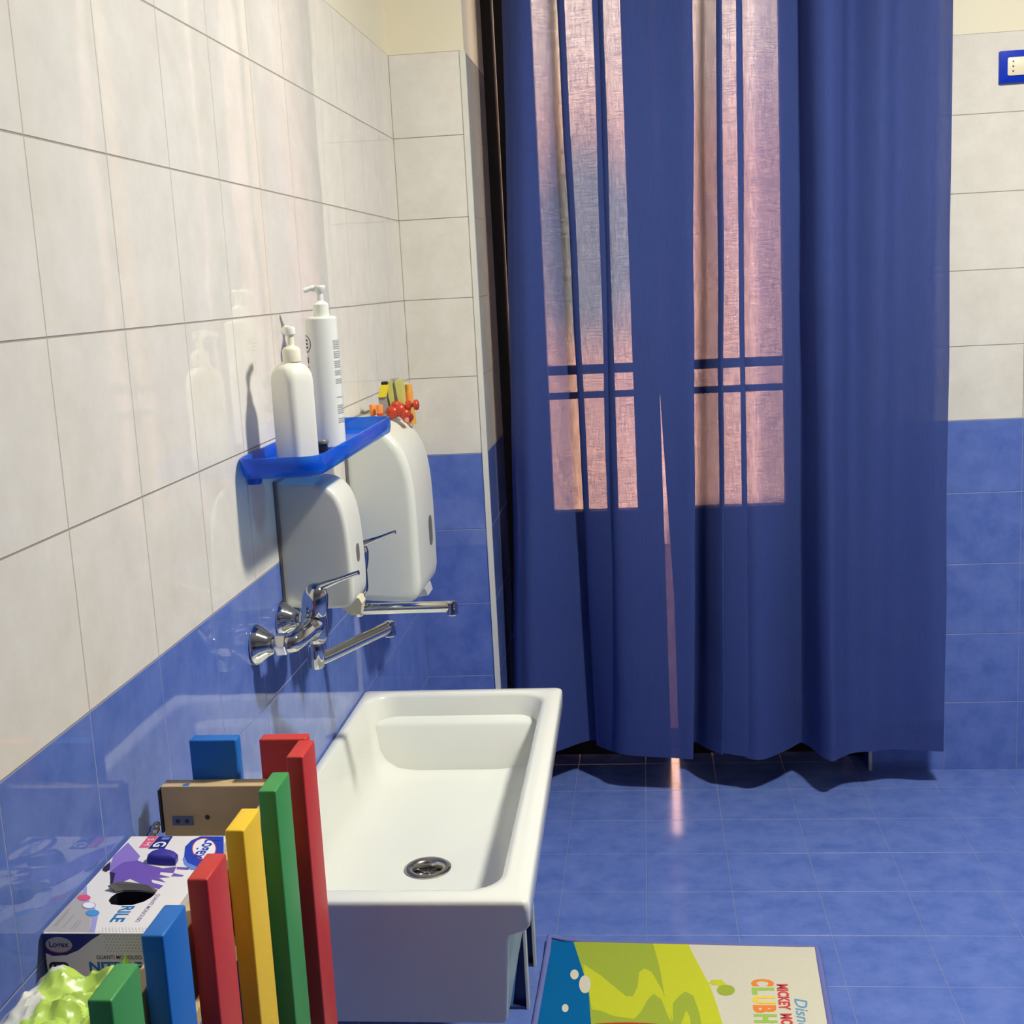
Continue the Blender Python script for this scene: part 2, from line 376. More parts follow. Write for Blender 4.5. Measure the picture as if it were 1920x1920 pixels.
# outside: balcony floor, railing and the house across the way
tag(obj('balcony_floor', box(-1.2, 3.0, YD+0.12, 6.85, -0.12, -0.01), M['terracotta'], origin=(0.9, 4.4, -0.12)), 'terracotta balcony floor outside the French door', 'balcony')
rl = thing('balcony_railing', 'dark iron balcony railing seen through the curtain', 'railing', (0.9, 4.2, -0.01))
obj('top_rail', box(-1.0, 2.9, 4.185, 4.215, 1.125, 1.155, bev=0.003), M['iron'], rl)
obj('lower_rail', box(-1.0, 2.9, 4.19, 4.21, 1.045, 1.067, bev=0.003), M['iron'], rl)
for px in (-0.98, 2.88):
    obj('post', box(px-0.015, px+0.015, 4.185, 4.215, -0.01, 1.125), M['iron'], rl)
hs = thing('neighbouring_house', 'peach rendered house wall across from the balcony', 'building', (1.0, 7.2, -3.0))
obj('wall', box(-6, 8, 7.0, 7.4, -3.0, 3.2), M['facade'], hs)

# ------------------------------------------------------------------ curtain
CT = [ # hem x, hem y, top x, top y
 (.205,3.490,.266,3.470),(.201,3.450,.270,3.450),(.203,3.405,.281,3.430),(.222,3.388,.298,3.412),(.262,3.378,.335,3.400),(.337,3.455,.385,3.420),(.400,3.520,.408,3.446),(.438,3.532,.428,3.440),(.446,3.515,.432,3.424),
 (.432,3.500,.416,3.416),(.440,3.490,.424,3.405),(.470,3.455,.470,3.402),(.508,3.420,.520,3.400),(.514,3.425,.532,3.412),(.492,3.440,.512,3.428),(.486,3.430,.504,3.432),(.505,3.408,.524,3.396),
 (.540,3.394,.565,3.388),(.605,3.384,.630,3.390),(.660,3.378,.690,3.388),(.697,3.376,.740,3.382),(.704,3.386,.746,3.392),(.690,3.440,.622,3.425),(.690,3.505,.640,3.442),(.712,3.515,.758,3.446),
 (.745,3.455,.790,3.420),(.782,3.404,.824,3.398),(.787,3.412,.828,3.408),(.775,3.424,.816,3.418),(.779,3.412,.820,3.404),(.805,3.396,.842,3.396),(.850,3.380,.870,3.392),(.854,3.386,.876,3.402),(.843,3.394,.863,3.412),(.850,3.382,.872,3.398),
 (.890,3.372,.905,3.392),(.955,3.430,.965,3.420),(1.000,3.484,1.018,3.446),(1.012,3.490,1.028,3.448),(1.031,3.446,1.038,3.415),(1.050,3.370,1.055,3.392),(1.074,3.336,1.085,3.382),(1.100,3.360,1.115,3.398),(1.140,3.396,1.153,3.432),
 (1.199,3.408,1.220,3.402),(1.260,3.426,1.270,3.420),(1.330,3.416,1.340,3.402),(1.384,3.414,1.396,3.424)]
HB, HT = 0.112, 2.15
S = 9
lo = cat([(a, b, 0) for a, b, c, d in CT], S); hi = cat([(c, 3.415+(d-3.415)*1.6, 0) for a, b, c, d in CT], S)
def curtain_grid(z0, z1, rows, off=0.0):
    bm = bmesh.new(); g = []
    for r in range(rows+1):
        z = z0 + (z1-z0)*r/rows; t = (z-HB)/(HT-HB); t = max(0.0, t); te = t**0.8 if t < 1 else 1 + (t-1)*0.5
        row = []
        for i, (a, b) in enumerate(zip(lo, hi)):
            p = a.lerp(b, te); s = i/len(lo)
            wr = 0.0022*math.exp(-((z-0.205-0.010*math.sin(s*19))/0.016)**2)*math.sin((z-0.2)*520+5*math.sin(s*9)) * (0.35+0.65*max(0, s-0.45)*1.8)
            dn = 0.0025*noise.noise((p.x*9, z*5, 3.1))
            row.append(bm.verts.new((p.x + 0.003*noise.noise((z*3, s*14, 0)), p.y + off + wr + dn, z + 0.004*math.sin(s*23)*(1 if r == 0 else 0))))
        g.append(row)
    for r in range(rows):
        for i in range(len(lo)-1):
            bm.faces.new((g[r][i], g[r][i+1], g[r+1][i+1], g[r+1][i]))
    return bm
cu = thing('window_curtain', 'long sheer blue curtain with vertical folds in front of the French door', 'curtain', (0.8, 3.42, HB))
obj('cloth', curtain_grid(HB, 2.512, 150), M['curtain'], cu, smooth=True)
obj('hem', curtain_grid(HB, 0.200, 8, off=0.0025), M['curtain'], cu, smooth=True)
rd = thing('curtain_rod', 'white curtain rod above the French door carrying the blue curtain', 'curtain rod', (0.82, 3.42, 2.53))
bm = bmesh.new(); tube(bm, [(0.20, 3.42, 2.53), (1.48, 3.42, 2.53)], 0.011); obj('rod', bm, M['trim'], rd, smooth=40)
for x in (0.215, 1.46):
    obj('bracket', box(x-0.008, x+0.008, 3.42, 3.556, 2.52, 2.54), M['trim'], rd)

# ------------------------------------------------------------------ socket on the back wall
so_ = thing('wall_socket', 'bright blue socket plate with cream insert on the white tiles', 'socket', (1.60, YB, 1.911))
bm = bmesh.new(); prism(bm, rrect(1.5395, 1.6605, 1.8715, 1.951, 0.003), 'y', YB-0.009, YB, bev=0.002); obj('plate', bm, M['plate'], so_, smooth=40)
bm = bmesh.new(); prism(bm, rrect(1.5600, 1.6400, 1.8890, 1.9340, 0.004), 'y', YB-0.012, YB-0.008, bev=0.001)
obj('insert', bm, M['socket'], so_, smooth=40)
for dz in (0.012, 0.0, -0.012):
    bm = bmesh.new(); lathe(bm, (1.5735, YB-0.0123, 1.9115+dz), (0, 1, 0), [(0, 0.0023), (0.001, 0.0023)], 14); obj('pin_hole', bm, M['ink'], so_)

# ------------------------------------------------------------------ ceramic trough sink
def quad(u, v, A, B, C, D):
    return A*(1-u)*(1-v) + B*u*(1-v) + C*u*v + D*(1-u)*v
def ring(x0, xf, xb, y0, y1, r, z, seg=8):
    """rounded quad; right side runs from xf at the front to xb at the back"""
    w, h = max(xf, xb)-x0, y1-y0; out = []
    for (px, py) in rrect(0, w, 0, h, r, seg, True):
        u, v = px/w, py/h; out.append(Vector((x0 + u*((xf-x0)*(1-v) + (xb-x0)*v), y0 + v*h, z)))
    return out
sk = thing('trough_sink', 'large white ceramic trough sink fixed to the left wall', 'sink', (0.2, 2.05, 0.425))
bm = bmesh.new(); Y0, Y1 = 1.597, 2.520
R_ = [ring(0.002, .384, .380, Y0, 2.44, .004, .425), ring(0.001, .388, .382, Y0, 2.45, .006, .430), ring(.001, .396, .388, Y0, 2.455, .006, .548), ring(.001, .400, .392, Y0, 2.465, .006, .556),
      ring(.001, .420, .409, Y0, 2.505, .006, .562), ring(.001, .4255, .4145, Y0, Y1-.002, .006, .568), ring(.001, .4265, .4155, Y0, Y1, .008, .590), ring(.001, .4262, .4152, Y0, Y1, .009, .599), ring(.0015, .4245, .4135, Y0+.0015, Y1-.0015, .010, .6035), ring(.003, .4215, .4105, Y0+.0045, Y1-.004, .012, .6055),
      ring(.014, .392, .388, Y0+.030, 2.500, .050, .6055), ring(.018, .384, .381, Y0+.037, 2.495, .052, .6038), ring(.021, .380, .377, Y0+.042, 2.492, .053, .598),
      ring(.026, .374, .371, Y0+.050, 2.486, .056, .545), ring(.030, .369, .366, Y0+.057, 2.481, .058, .500), ring(.035, .363, .360, Y0+.064, 2.474, .062, .478), ring(.044, .354, .351, Y0+.074, 2.463, .066, .462), ring(.058, .340, .337, Y0+.090, 2.445, .068, .4525), ring(.080, .320, .317, Y0+.115, 2.415, .068, .4480),
      ring(.13, .275, .275, 1.88, 2.18, .06, .4435)]
n = len(R_[0]); DC = Vector((.204, 2.035, .441))
R_.append([DC + Vector((p.x-DC.x, p.y-2.03, 0)).normalized()*.0395 for p in R_[-1]])
R_.append([p + Vector((0, 0, -.03)) for p in R_[-1]])
loft(bm, R_); obj('basin', bm, M['ceramic'], sk, smooth=55)
bm = bmesh.new(); lathe(bm, (DC.x, DC.y, .4405), (0, 0, 1), [(0, .0405), (.0028, .0410), (.0045, .0385), (.0045, .031), (.002, .0265), (-.004, .024), (-.010, .0235)], 40, cap0=False, cap1=False)
dr_ = obj('drain', bm, M['steel'], sk, smooth=40)
bm = bmesh.new(); lathe(bm, (DC.x, DC.y, .4285), (0, 0, 1), [(0, .0240), (.002, .0240)], 32); obj('drain_cup', bm, M['steel_dark'], dr_)
bm = bmesh.new()
for k in range(4): # cross bars of the grid
    a = PI/4*k + .2; d = Vector((math.cos(a), math.sin(a), 0))*.0235
    tube(bm, [Vector((DC.x, DC.y, .4325))-d, Vector((DC.x, DC.y, .4325))+d], .0020, 8)
lathe(bm, (DC.x, DC.y, .4320), (0, 0, 1), [(0, .005), (.003, .005), (.0045, .003)], 16); obj('drain_grid', bm, M['steel'], dr_, smooth=40)

# ------------------------------------------------------------------ wall mixers
def faucet(y, z, spout_dir, rise, label):
    t = thing('wall_mixer_tap', label, 'tap', (0, y, z), 'chrome wall mixers above the trough sink')
    for s in (-1, 1):
        bm = bmesh.new(); lathe(bm, (0, y+.0715*s, z), (1, 0, 0), [(0, .0300), (.002, .0315), (.005, .0310), (.012, .0265), (.022, .0185), (.029, .0150), (.030, .0125), (.034, .0120)], 36)
        obj('flange', bm, M['chrome'], t, smooth=50)
        bm = bmesh.new(); lathe(bm, (.034, y+.0715*s, z), (1, 0, 0), [(0, .0165), (.0015, .0175), (.016, .0175), (.0175, .0165)], 6); obj('union_nut', bm, M['chrome'], t, smooth=20)
    bm = bmesh.new()
    tube(bm, cat([(.050, y-.0715, z), (.058, y-.069, z+.001), (.066, y-.050, z+.004), (.073, y-.020, z+.008), (.076, y, z+.010), (.073, y+.020, z+.008), (.066, y+.050, z+.004), (.058, y+.069, z+.001), (.050, y+.0715, z)], 6),
         [.0145]*6 + [.0155]*12 + [.0185]*13 + [.0155]*12 + [.0145]*6, 24)
    lathe(bm, (.076, y, z-.020), (0, 0, 1), [(0, .014), (.004, .0185), (.012, .0205), (.040, .0205), (.046, .0200)], 32)
    obj('body', bm, M['chrome'], t, smooth=45)
    bm = bmesh.new(); lathe(bm, (.077, y, z+.027), (.16, 0, 1), [(0, .0195), (.002, .0205), (.020, .0210), (.034, .0195), (.043, .0155), (.049, .008), (.051, .001)], 32)
    lv = obj('lever', bm, M['chrome'], t, smooth=50)
    bm = bmesh.new(); P = cat([(.082, y, z+.066), (.100, y, z+.074), (.120, y, z+.081), (.153, y, z+.092)], 5)
    rs = [(.0085, .0085), (.0075, .0060), (.0070, .0042), (.0066, .0036)]
    rings = []
    for i, p in enumerate(P):
        q = i/(len(P)-1)*3; k = min(2, int(q)); f = q-k; w = rs[k][0]*(1-f)+rs[k+1][0]*f; h = rs[k][1]*(1-f)+rs[k+1][1]*f
        rings.append([p + Vector((-math.sin(.3)*h*math.sin(a), w*math.cos(a), h*math.sin(a))) for a in [2*PI*j/16 for j in range(16)]])
    loft(bm, rings); obj('lever_handle', bm, M['chrome'], lv, smooth=50)
    bm = bmesh.new(); d = Vector(spout_dir + (0,)).normalized(); o = Vector((.074, y, z-.049))
    lathe(bm, (.074, y, z-.018), (0, 0, -1), [(0, .0135), (.006, .0150), (.020, .0150), (.024, .0135), (.040, .0128), (.043, .010)], 28)
    e = o + d*.178 + Vector((0, 0, rise)); tube(bm, cat([o - d*.004, o + d*.03 + Vector((0, 0, rise*.1)), o + d*.10 + Vector((0, 0, rise*.55)), e], 6), .0104, 20)
    sp_ = obj('spout', bm, M['chrome'], t, smooth=45)
    bm = bmesh.new(); a = e - d*.006; lathe(bm, a + Vector((0, 0, .010)), (0, 0, -1), [(0, .006), (.002, .0100), (.010, .0112), (.024, .0112), (.026, .009)], 24); obj('aerator', bm, M['chrome'], sp_, smooth=45)
    return t
faucet(1.9015, .908, (.50, .83), .012, 'nearer chrome wall mixer, spout swung towards the back')
faucet(2.205, .912, (1.0, .02), .0, 'farther chrome wall mixer, spout straight out over the sink')

# ------------------------------------------------------------------ soap dispensers
def dispenser(y0, y1, prof, bev, label, cat_):
    t = thing('soap_dispenser', label, cat_, (0, (y0+y1)/2, min(p[1] for p in prof)))
    pts = [(p.x, p.z) for p in cat([(a, 0, b) for a, b in prof], 4)]
    zc = (max(p[1] for p in pts) + min(p[1] for p in pts))/2; hz = zc - min(p[1] for p in pts); hx = max(p[0] for p in pts); rings = []
    for k in list(range(7)) + list(range(6, -1, -1)):
        a = PI/2*k/6; i_ = bev*(1-math.sin(a)); y = (y0 + bev*(1-math.cos(a))) if len(rings) < 7 else (y1 - bev*(1-math.cos(a)))
        rings.append([Vector((px_*(1-i_/hx), y, zc + (pz_-zc)*(1-i_/hz))) for px_, pz_ in pts])
    bm = bmesh.new(); loft(bm, rings); obj('housing', bm, M['abs'], t, smooth=60)
    return t
t = dispenser(1.999, 2.105, [(.004, 1.131), (.025, 1.131), (.045, 1.130), (.075, 1.127), (.096, 1.114), (.109, 1.090), (.115, 1.06), (.118, 1.02), (.119, .955), (.115, .927), (.10, .918), (.05, .917), (.004, .921)], .009,
              'smaller white wall soap dispenser under the blue shelf', 'dispenser')
obj('back_plate', box(.001, .006, 1.994, 2.11, .919, 1.134), M['abs_grey'], t)
bm = bmesh.new(); loft(bm, [[(x, y, z) for x, y, z in ((.078, 2.035, .922), (.118, 2.035, .926), (.118, 2.070, .926), (.078, 2.070, .922))],
                            [(.084, 2.038, .912), (.122, 2.038, .916), (.122, 2.067, .916), (.084, 2.067, .912)], [(.102, 2.042, .894), (.118, 2.042, .897), (.118, 2.063, .897), (.102, 2.063, .894)]])
obj('nozzle', bm, M['cream'], t, label='cream pump nozzle under the dispenser')
bm = bmesh.new(); prism(bm, rrect(2.040, 2.062, .985, 1.016, .010), 'x', .1170, .1192); obj('level_window', bm, M['abs_grey'], t, smooth=40)
t = dispenser(2.500, 2.735, [(.004, 1.1715), (.022, 1.1715), (.040, 1.1705), (.075, 1.158), (.105, 1.130), (.124, 1.092), (.133, 1.045), (.136, .98), (.136, .86), (.134, .822), (.124, .802), (.10, .796), (.05, .799), (.004, .803)], .018,
              'larger white wall dispenser beyond the blue shelf with toys on top', 'dispenser')
obj('back_plate', box(.001, .006, 2.494, 2.741, .800, 1.174), M['abs_grey'], t)
bm = bmesh.new(); prism(bm, rrect(2.640, 2.680, .885, .950, .018), 'x', .1345, .1372); obj('level_window', bm, M['abs_grey'], t, smooth=40)
bm = bmesh.new(); loft(bm, [[(.085, 2.585, .806), (.13, 2.585, .806), (.13, 2.655, .806), (.085, 2.655, .806)], [(.090, 2.59, .785), (.135, 2.59, .79), (.135, 2.65, .79), (.090, 2.65, .785)]])
obj('nozzle', bm, M['frost'], t, label='grey push nozzle under the dispenser')

# ------------------------------------------------------------------ blue shelf and what stands on it
sh = thing('wall_shelf', 'translucent blue plastic shelf with raised rim on the white tiles', 'shelf', (.064, 2.09, 1.165))
def tr(i, r, z): return [Vector((x, y, z)) for x, y in rrect(.001+i, .130-i, 1.810+i, 2.372-i, r)]
bm = bmesh.new(); loft(bm, [tr(.006, .026, 1.165), tr(.002, .03, 1.168), tr(0, .032, 1.176), tr(0, .032, 1.193), tr(.0015, .031, 1.196), tr(.004, .029, 1.196), tr(.0055, .028, 1.193), tr(.007, .026, 1.173), tr(.012, .022, 1.171)])
obj('tray', bm, M['shelf'], sh, smooth=50)
for y in (1.865, 2.31):
    obj('clip', box(.002, .022, y-.006, y+.006, 1.150, 1.167, bev=.002), M['shelf'], sh)

def sqring(c, w, r, z, a):
    ca, sa = math.cos(a), math.sin(a)
    return [Vector((c[0] + x*ca - y*sa, c[1] + x*sa + y*ca, z)) for x, y in rrect(-w/2, w/2, -w/2, w/2, min(r, w/2-.0005))]
t = thing('pump_bottle', 'short square white pump bottle at the near end of the shelf', 'bottle', (.069, 1.912, 1.1715), 'white pump bottles on the blue shelf')
c = (.069, 1.912); A = math.radians(-33); z0 = 1.1715
bm = bmesh.new(); loft(bm, [sqring(c, w, r, z0+h, A) for h, w, r in ((0, .044, .010), (.003, .0500, .012), (.010, .0525, .012), (.128, .0525, .012), (.138, .0515, .013), (.147, .047, .015), (.153, .040, .017), (.156, .030, .0148), (.159, .026, .0128))])
obj('body', bm, M['bottle'], t, smooth=50)
bm = bmesh.new(); lathe(bm, (c[0]+.003, c[1], z0+.158), (0, 0, 1), [(0, .0130), (.001, .0142), (.018, .0138), (.022, .0115), (.0245, .006), (.026, .0052), (.046, .0052)], 28); obj('collar', bm, M['ivory'], t, smooth=40, label='ivory screw collar and stem')
bm = bmesh.new(); lathe(bm, (c[0]+.003, c[1], z0+.198), (0, 0, 1), [(0, .006), (.002, .0085), (.010, .0085), (.013, .007)], 20)
tube(bm, cat([(c[0]+.003, c[1], z0+.206), (c[0]-.008, c[1]+.016, z0+.207), (c[0]-.016, c[1]+.030, z0+.203)], 5), [.006]*6+[.0048]*5, 14); obj('pump_head', bm, M['bottle'], t, smooth=45)
t = thing('pump_bottle', 'tall round white pump bottle with grey print behind the short one', 'bottle', (.0685, 2.12, 1.1715), 'white pump bottles on the blue shelf')
c = (.0685, 2.12); rr = .0270
bm = bmesh.new(); lathe(bm, (c[0], c[1], z0), (0, 0, 1), [(0, rr-.003), (.003, rr), (.217, rr), (.2195, rr-.0015), (.2205, rr-.006), (.221, .013)], 48)
def wrap(a, z, e=.0004): return Vector((c[0] + (rr+e)*math.cos(a), c[1] + (rr+e)*math.sin(a), z))
def wpatch(a0, a1, za, zb, mi):
    k = max(1, int(abs(a1-a0)/.08))
    for i in range(k):
        p, q = a0+(a1-a0)*i/k, a0+(a1-a0)*(i+1)/k; poly(bm, [wrap(p, za), wrap(q, za), wrap(q, zb), wrap(p, zb)], mi)
D = math.radians; rnd = random.Random(3)
for za, zb in ((1.352, 1.336), (1.334, 1.320), (1.318, 1.304), (1.302, 1.290), (1.288, 1.276), (1.258, 1.252), (1.244, 1.226), (1.222, 1.212)):
    rows = max(1, int((za-zb)/.0032))
    for i in range(rows):
        z = za - i*.0032; a = D(-36)
        while a < D(24)-.05:
            w = rnd.uniform(.03, .10); wpatch(a, min(a+w, D(24)), z, z-.0020, 1); a += w + .022
for i in range(24): # ring emblem on the left side
    a, b_ = 2*PI*i/24, 2*PI*(i+1)/24
    P = lambda q, r: wrap(D(-152)+math.cos(q)*r/rr, 1.348+math.sin(q)*r)
    poly(bm, [P(a, .0145), P(b_, .0145), P(b_, .0130), P(a, .0130)], 2)
for k, z in enumerate((1.354, 1.348, 1.342)): wpatch(D(-152)-.20, D(-152)+.20, z+.0016, z-.0016, 2)
wpatch(D(-150), D(-142), 1.326, 1.316, 2); wpatch(D(-150), D(-146), 1.310, 1.299, 2)
obj('body', bm, [M['bottle_tall'], M['ink_grey'], M['ink']], t, smooth=30)
bm = bmesh.new(); lathe(bm, (c[0]+.002, c[1], z0+.2205), (0, 0, 1), [(0, .0128), (.002, .0135), (.020, .0132), (.023, .010), (.026, .0055), (.046, .0055)], 28); obj('collar', bm, M['bottle_tall'], t, smooth=40)
bm = bmesh.new(); lathe(bm, (c[0]+.002, c[1], z0+.258), (0, 0, 1), [(0, .0055), (.003, .0080), (.010, .0100), (.0125, .0100), (.014, .0085)], 24)
tube(bm, cat([(c[0]+.002, c[1], z0+.266), (c[0]-.010, c[1]-.004, z0+.2675), (c[0]-.023, c[1]-.009, z0+.2645)], 5), [.0055]*6+[.0042]*5, 14); obj('pump_head', bm, M['bottle_tall'], t, smooth=45)
t = thing('bottle_cap', 'small black cap on the shelf between the two pump bottles', 'cap', (.071, 2.055, 1.1715))
bm = bmesh.new(); lathe(bm, (.071, 2.055, z0), (0, 0, 1), [(0, .0085), (.001, .0095), (.014, .0092)], 24); obj('skirt', bm, M['black'], t, smooth=40)
bm = bmesh.new(); lathe(bm, (.071, 2.055, z0+.014), (0, 0, 1), [(0, .0106), (.0015, .0112), (.005, .0112), (.0065, .010)], 24); obj('lid', bm, M['abs_grey'], t, smooth=40)

# ------------------------------------------------------------------ toys on the larger dispenser
ZT = 1.1725
t = thing('toy_tower', 'yellow and grey toy tower on top of the larger dispenser', 'toy', (.062, 2.66, ZT), 'toys on the larger dispenser')
bm = bmesh.new(); loft(bm, [[(.048, 2.645, ZT), (.068, 2.645, ZT), (.068, 2.675, ZT), (.048, 2.675, ZT)], [(.046, 2.645, ZT+.036), (.062, 2.645, ZT+.036), (.062, 2.675, ZT+.036), (.046, 2.675, ZT+.036)]]); obj('base', bm, M['t_grey'], t)
bm = bmesh.new(); loft(bm, [[(.046, 2.642, ZT+.036), (.063, 2.642, ZT+.036), (.063, 2.672, ZT+.036), (.046, 2.672, ZT+.036)], [(.054, 2.642, ZT+.062), (.070, 2.642, ZT+.062), (.070, 2.672, ZT+.062), (.054, 2.672, ZT+.062)]]); obj('cabin', bm, M['t_yellow'], t)
obj('hatch', box(.055, .068, 2.642, 2.668, ZT+.062, ZT+.068), M['black'], t)
bm = bmesh.new()
for x0 in (.066, .084): loft(bm, [[(x0+.006, 2.650, ZT), (x0+.015, 2.650, ZT), (x0+.015, 2.690, ZT), (x0+.006, 2.690, ZT)], [(x0-.002, 2.650, ZT+.068), (x0+.010, 2.650, ZT+.070), (x0+.010, 2.690, ZT+.070), (x0-.002, 2.690, ZT+.068)]])
obj('fin', bm, M['t_olive'], t)
bm = bmesh.new(); loft(bm, [[(.080, 2.655, ZT), (.088, 2.655, ZT), (.088, 2.685, ZT), (.080, 2.685, ZT)], [(.072, 2.655, ZT+.072), (.084, 2.655, ZT+.072), (.084, 2.685, ZT+.072), (.072, 2.685, ZT+.072)]]); obj('rib', bm, M['t_grey'], t)
t = thing('toy_cup', 'left one of two small orange toy cups beside the yellow tower', 'toy', (.036, 2.63, ZT), 'toys on the larger dispenser')
bm = bmesh.new(); lathe(bm, (.036, 2.63, ZT), (0, 0, 1), [(0, .0065), (.019, .0075), (.021, .0070)], 20); obj('cup', bm, M['t_orange'], t, smooth=40)
bm = bmesh.new(); lathe(bm, (.036, 2.63, ZT+.021), (0, 0, 1), [(0, .0070), (.002, .0062)], 20); obj('rim', bm, M['t_orange'], t, smooth=40)
t = thing('toy_cup', 'right one of two small orange toy cups, its foot red', 'toy', (.0535, 2.615, ZT), 'toys on the larger dispenser')
bm = bmesh.new(); lathe(bm, (.0535, 2.615, ZT+.005), (0, 0, 1), [(0, .0062), (.016, .0072), (.018, .0066)], 20); obj('cup', bm, M['t_orange'], t, smooth=40)
bm = bmesh.new(); lathe(bm, (.0535, 2.615, ZT), (0, 0, 1), [(0, .0068), (.005, .0066)], 20); obj('foot', bm, M['t_red'], t, smooth=40)
t = thing('toy_tube', 'upright amber toy tube behind the red toy', 'toy', (.104, 2.705, ZT-.030), 'toys on the larger dispenser')
bm = bmesh.new(); lathe(bm, (.104, 2.705, ZT-.030), (-.04, 0, 1), [(0, .0085), (.080, .0080), (.086, .0070), (.088, .004)], 24); obj('tube', bm, M['t_amber'], t, smooth=40)
bm = bmesh.new(); poly(bm, [(0, 0, 0), (1, 0, 0), (0, 1, 0)], 0); bm.clear()
lathe(bm, (.1015, 2.696, ZT+.020), (-.04, 0, 1), [(0, .0062), (.020, .0062)], 16); obj('sticker', bm, M['t_orange'], t, smooth=40)
t = thing('toy_truck', 'lumpy red toy with a round knob sticking out to the right', 'toy', (.09, 2.64, ZT-.012), 'toys on the larger dispenser')
bm = bmesh.new()
for x, y, z, r in ((.076, 2.64, ZT+.004, .0145), (.090, 2.645, ZT+.008, .0150), (.083, 2.642, ZT+.018, .0095), (.101, 2.645, ZT-.001, .0125)):
    v = bmesh.ops.create_icosphere(bm, subdivisions=3, radius=r)['verts']; bmesh.ops.translate(bm, verts=v, vec=(x, y, z))
obj('body', bm, M['t_red'], t, smooth=True)
bm = bmesh.new(); lathe(bm, (.104, 2.648, ZT+.016), (1, 0, .02), [(0, .0100), (.002, .0112), (.008, .0112), (.010, .005), (.016, .0045), (.017, .0100), (.022, .0118), (.026, .0095), (.028, .003)], 24); obj('knob', bm, M['t_red'], t, smooth=50)
bm = bmesh.new(); lathe(bm, (.104, 2.650, ZT-.008), (.5, -.5, -.5), [(0, .0115), (.004, .0125), (.008, .0115), (.009, .004)], 24); obj('wheel', bm, M['t_red'], t, smooth=50)
bm = bmesh.new(); lathe(bm, (.104, 2.640, ZT-.019), (0, 0, 1), [(0, .005), (.008, .0055), (.012, .004)], 16); obj('peg', bm, M['t_pink'], t, smooth=50)

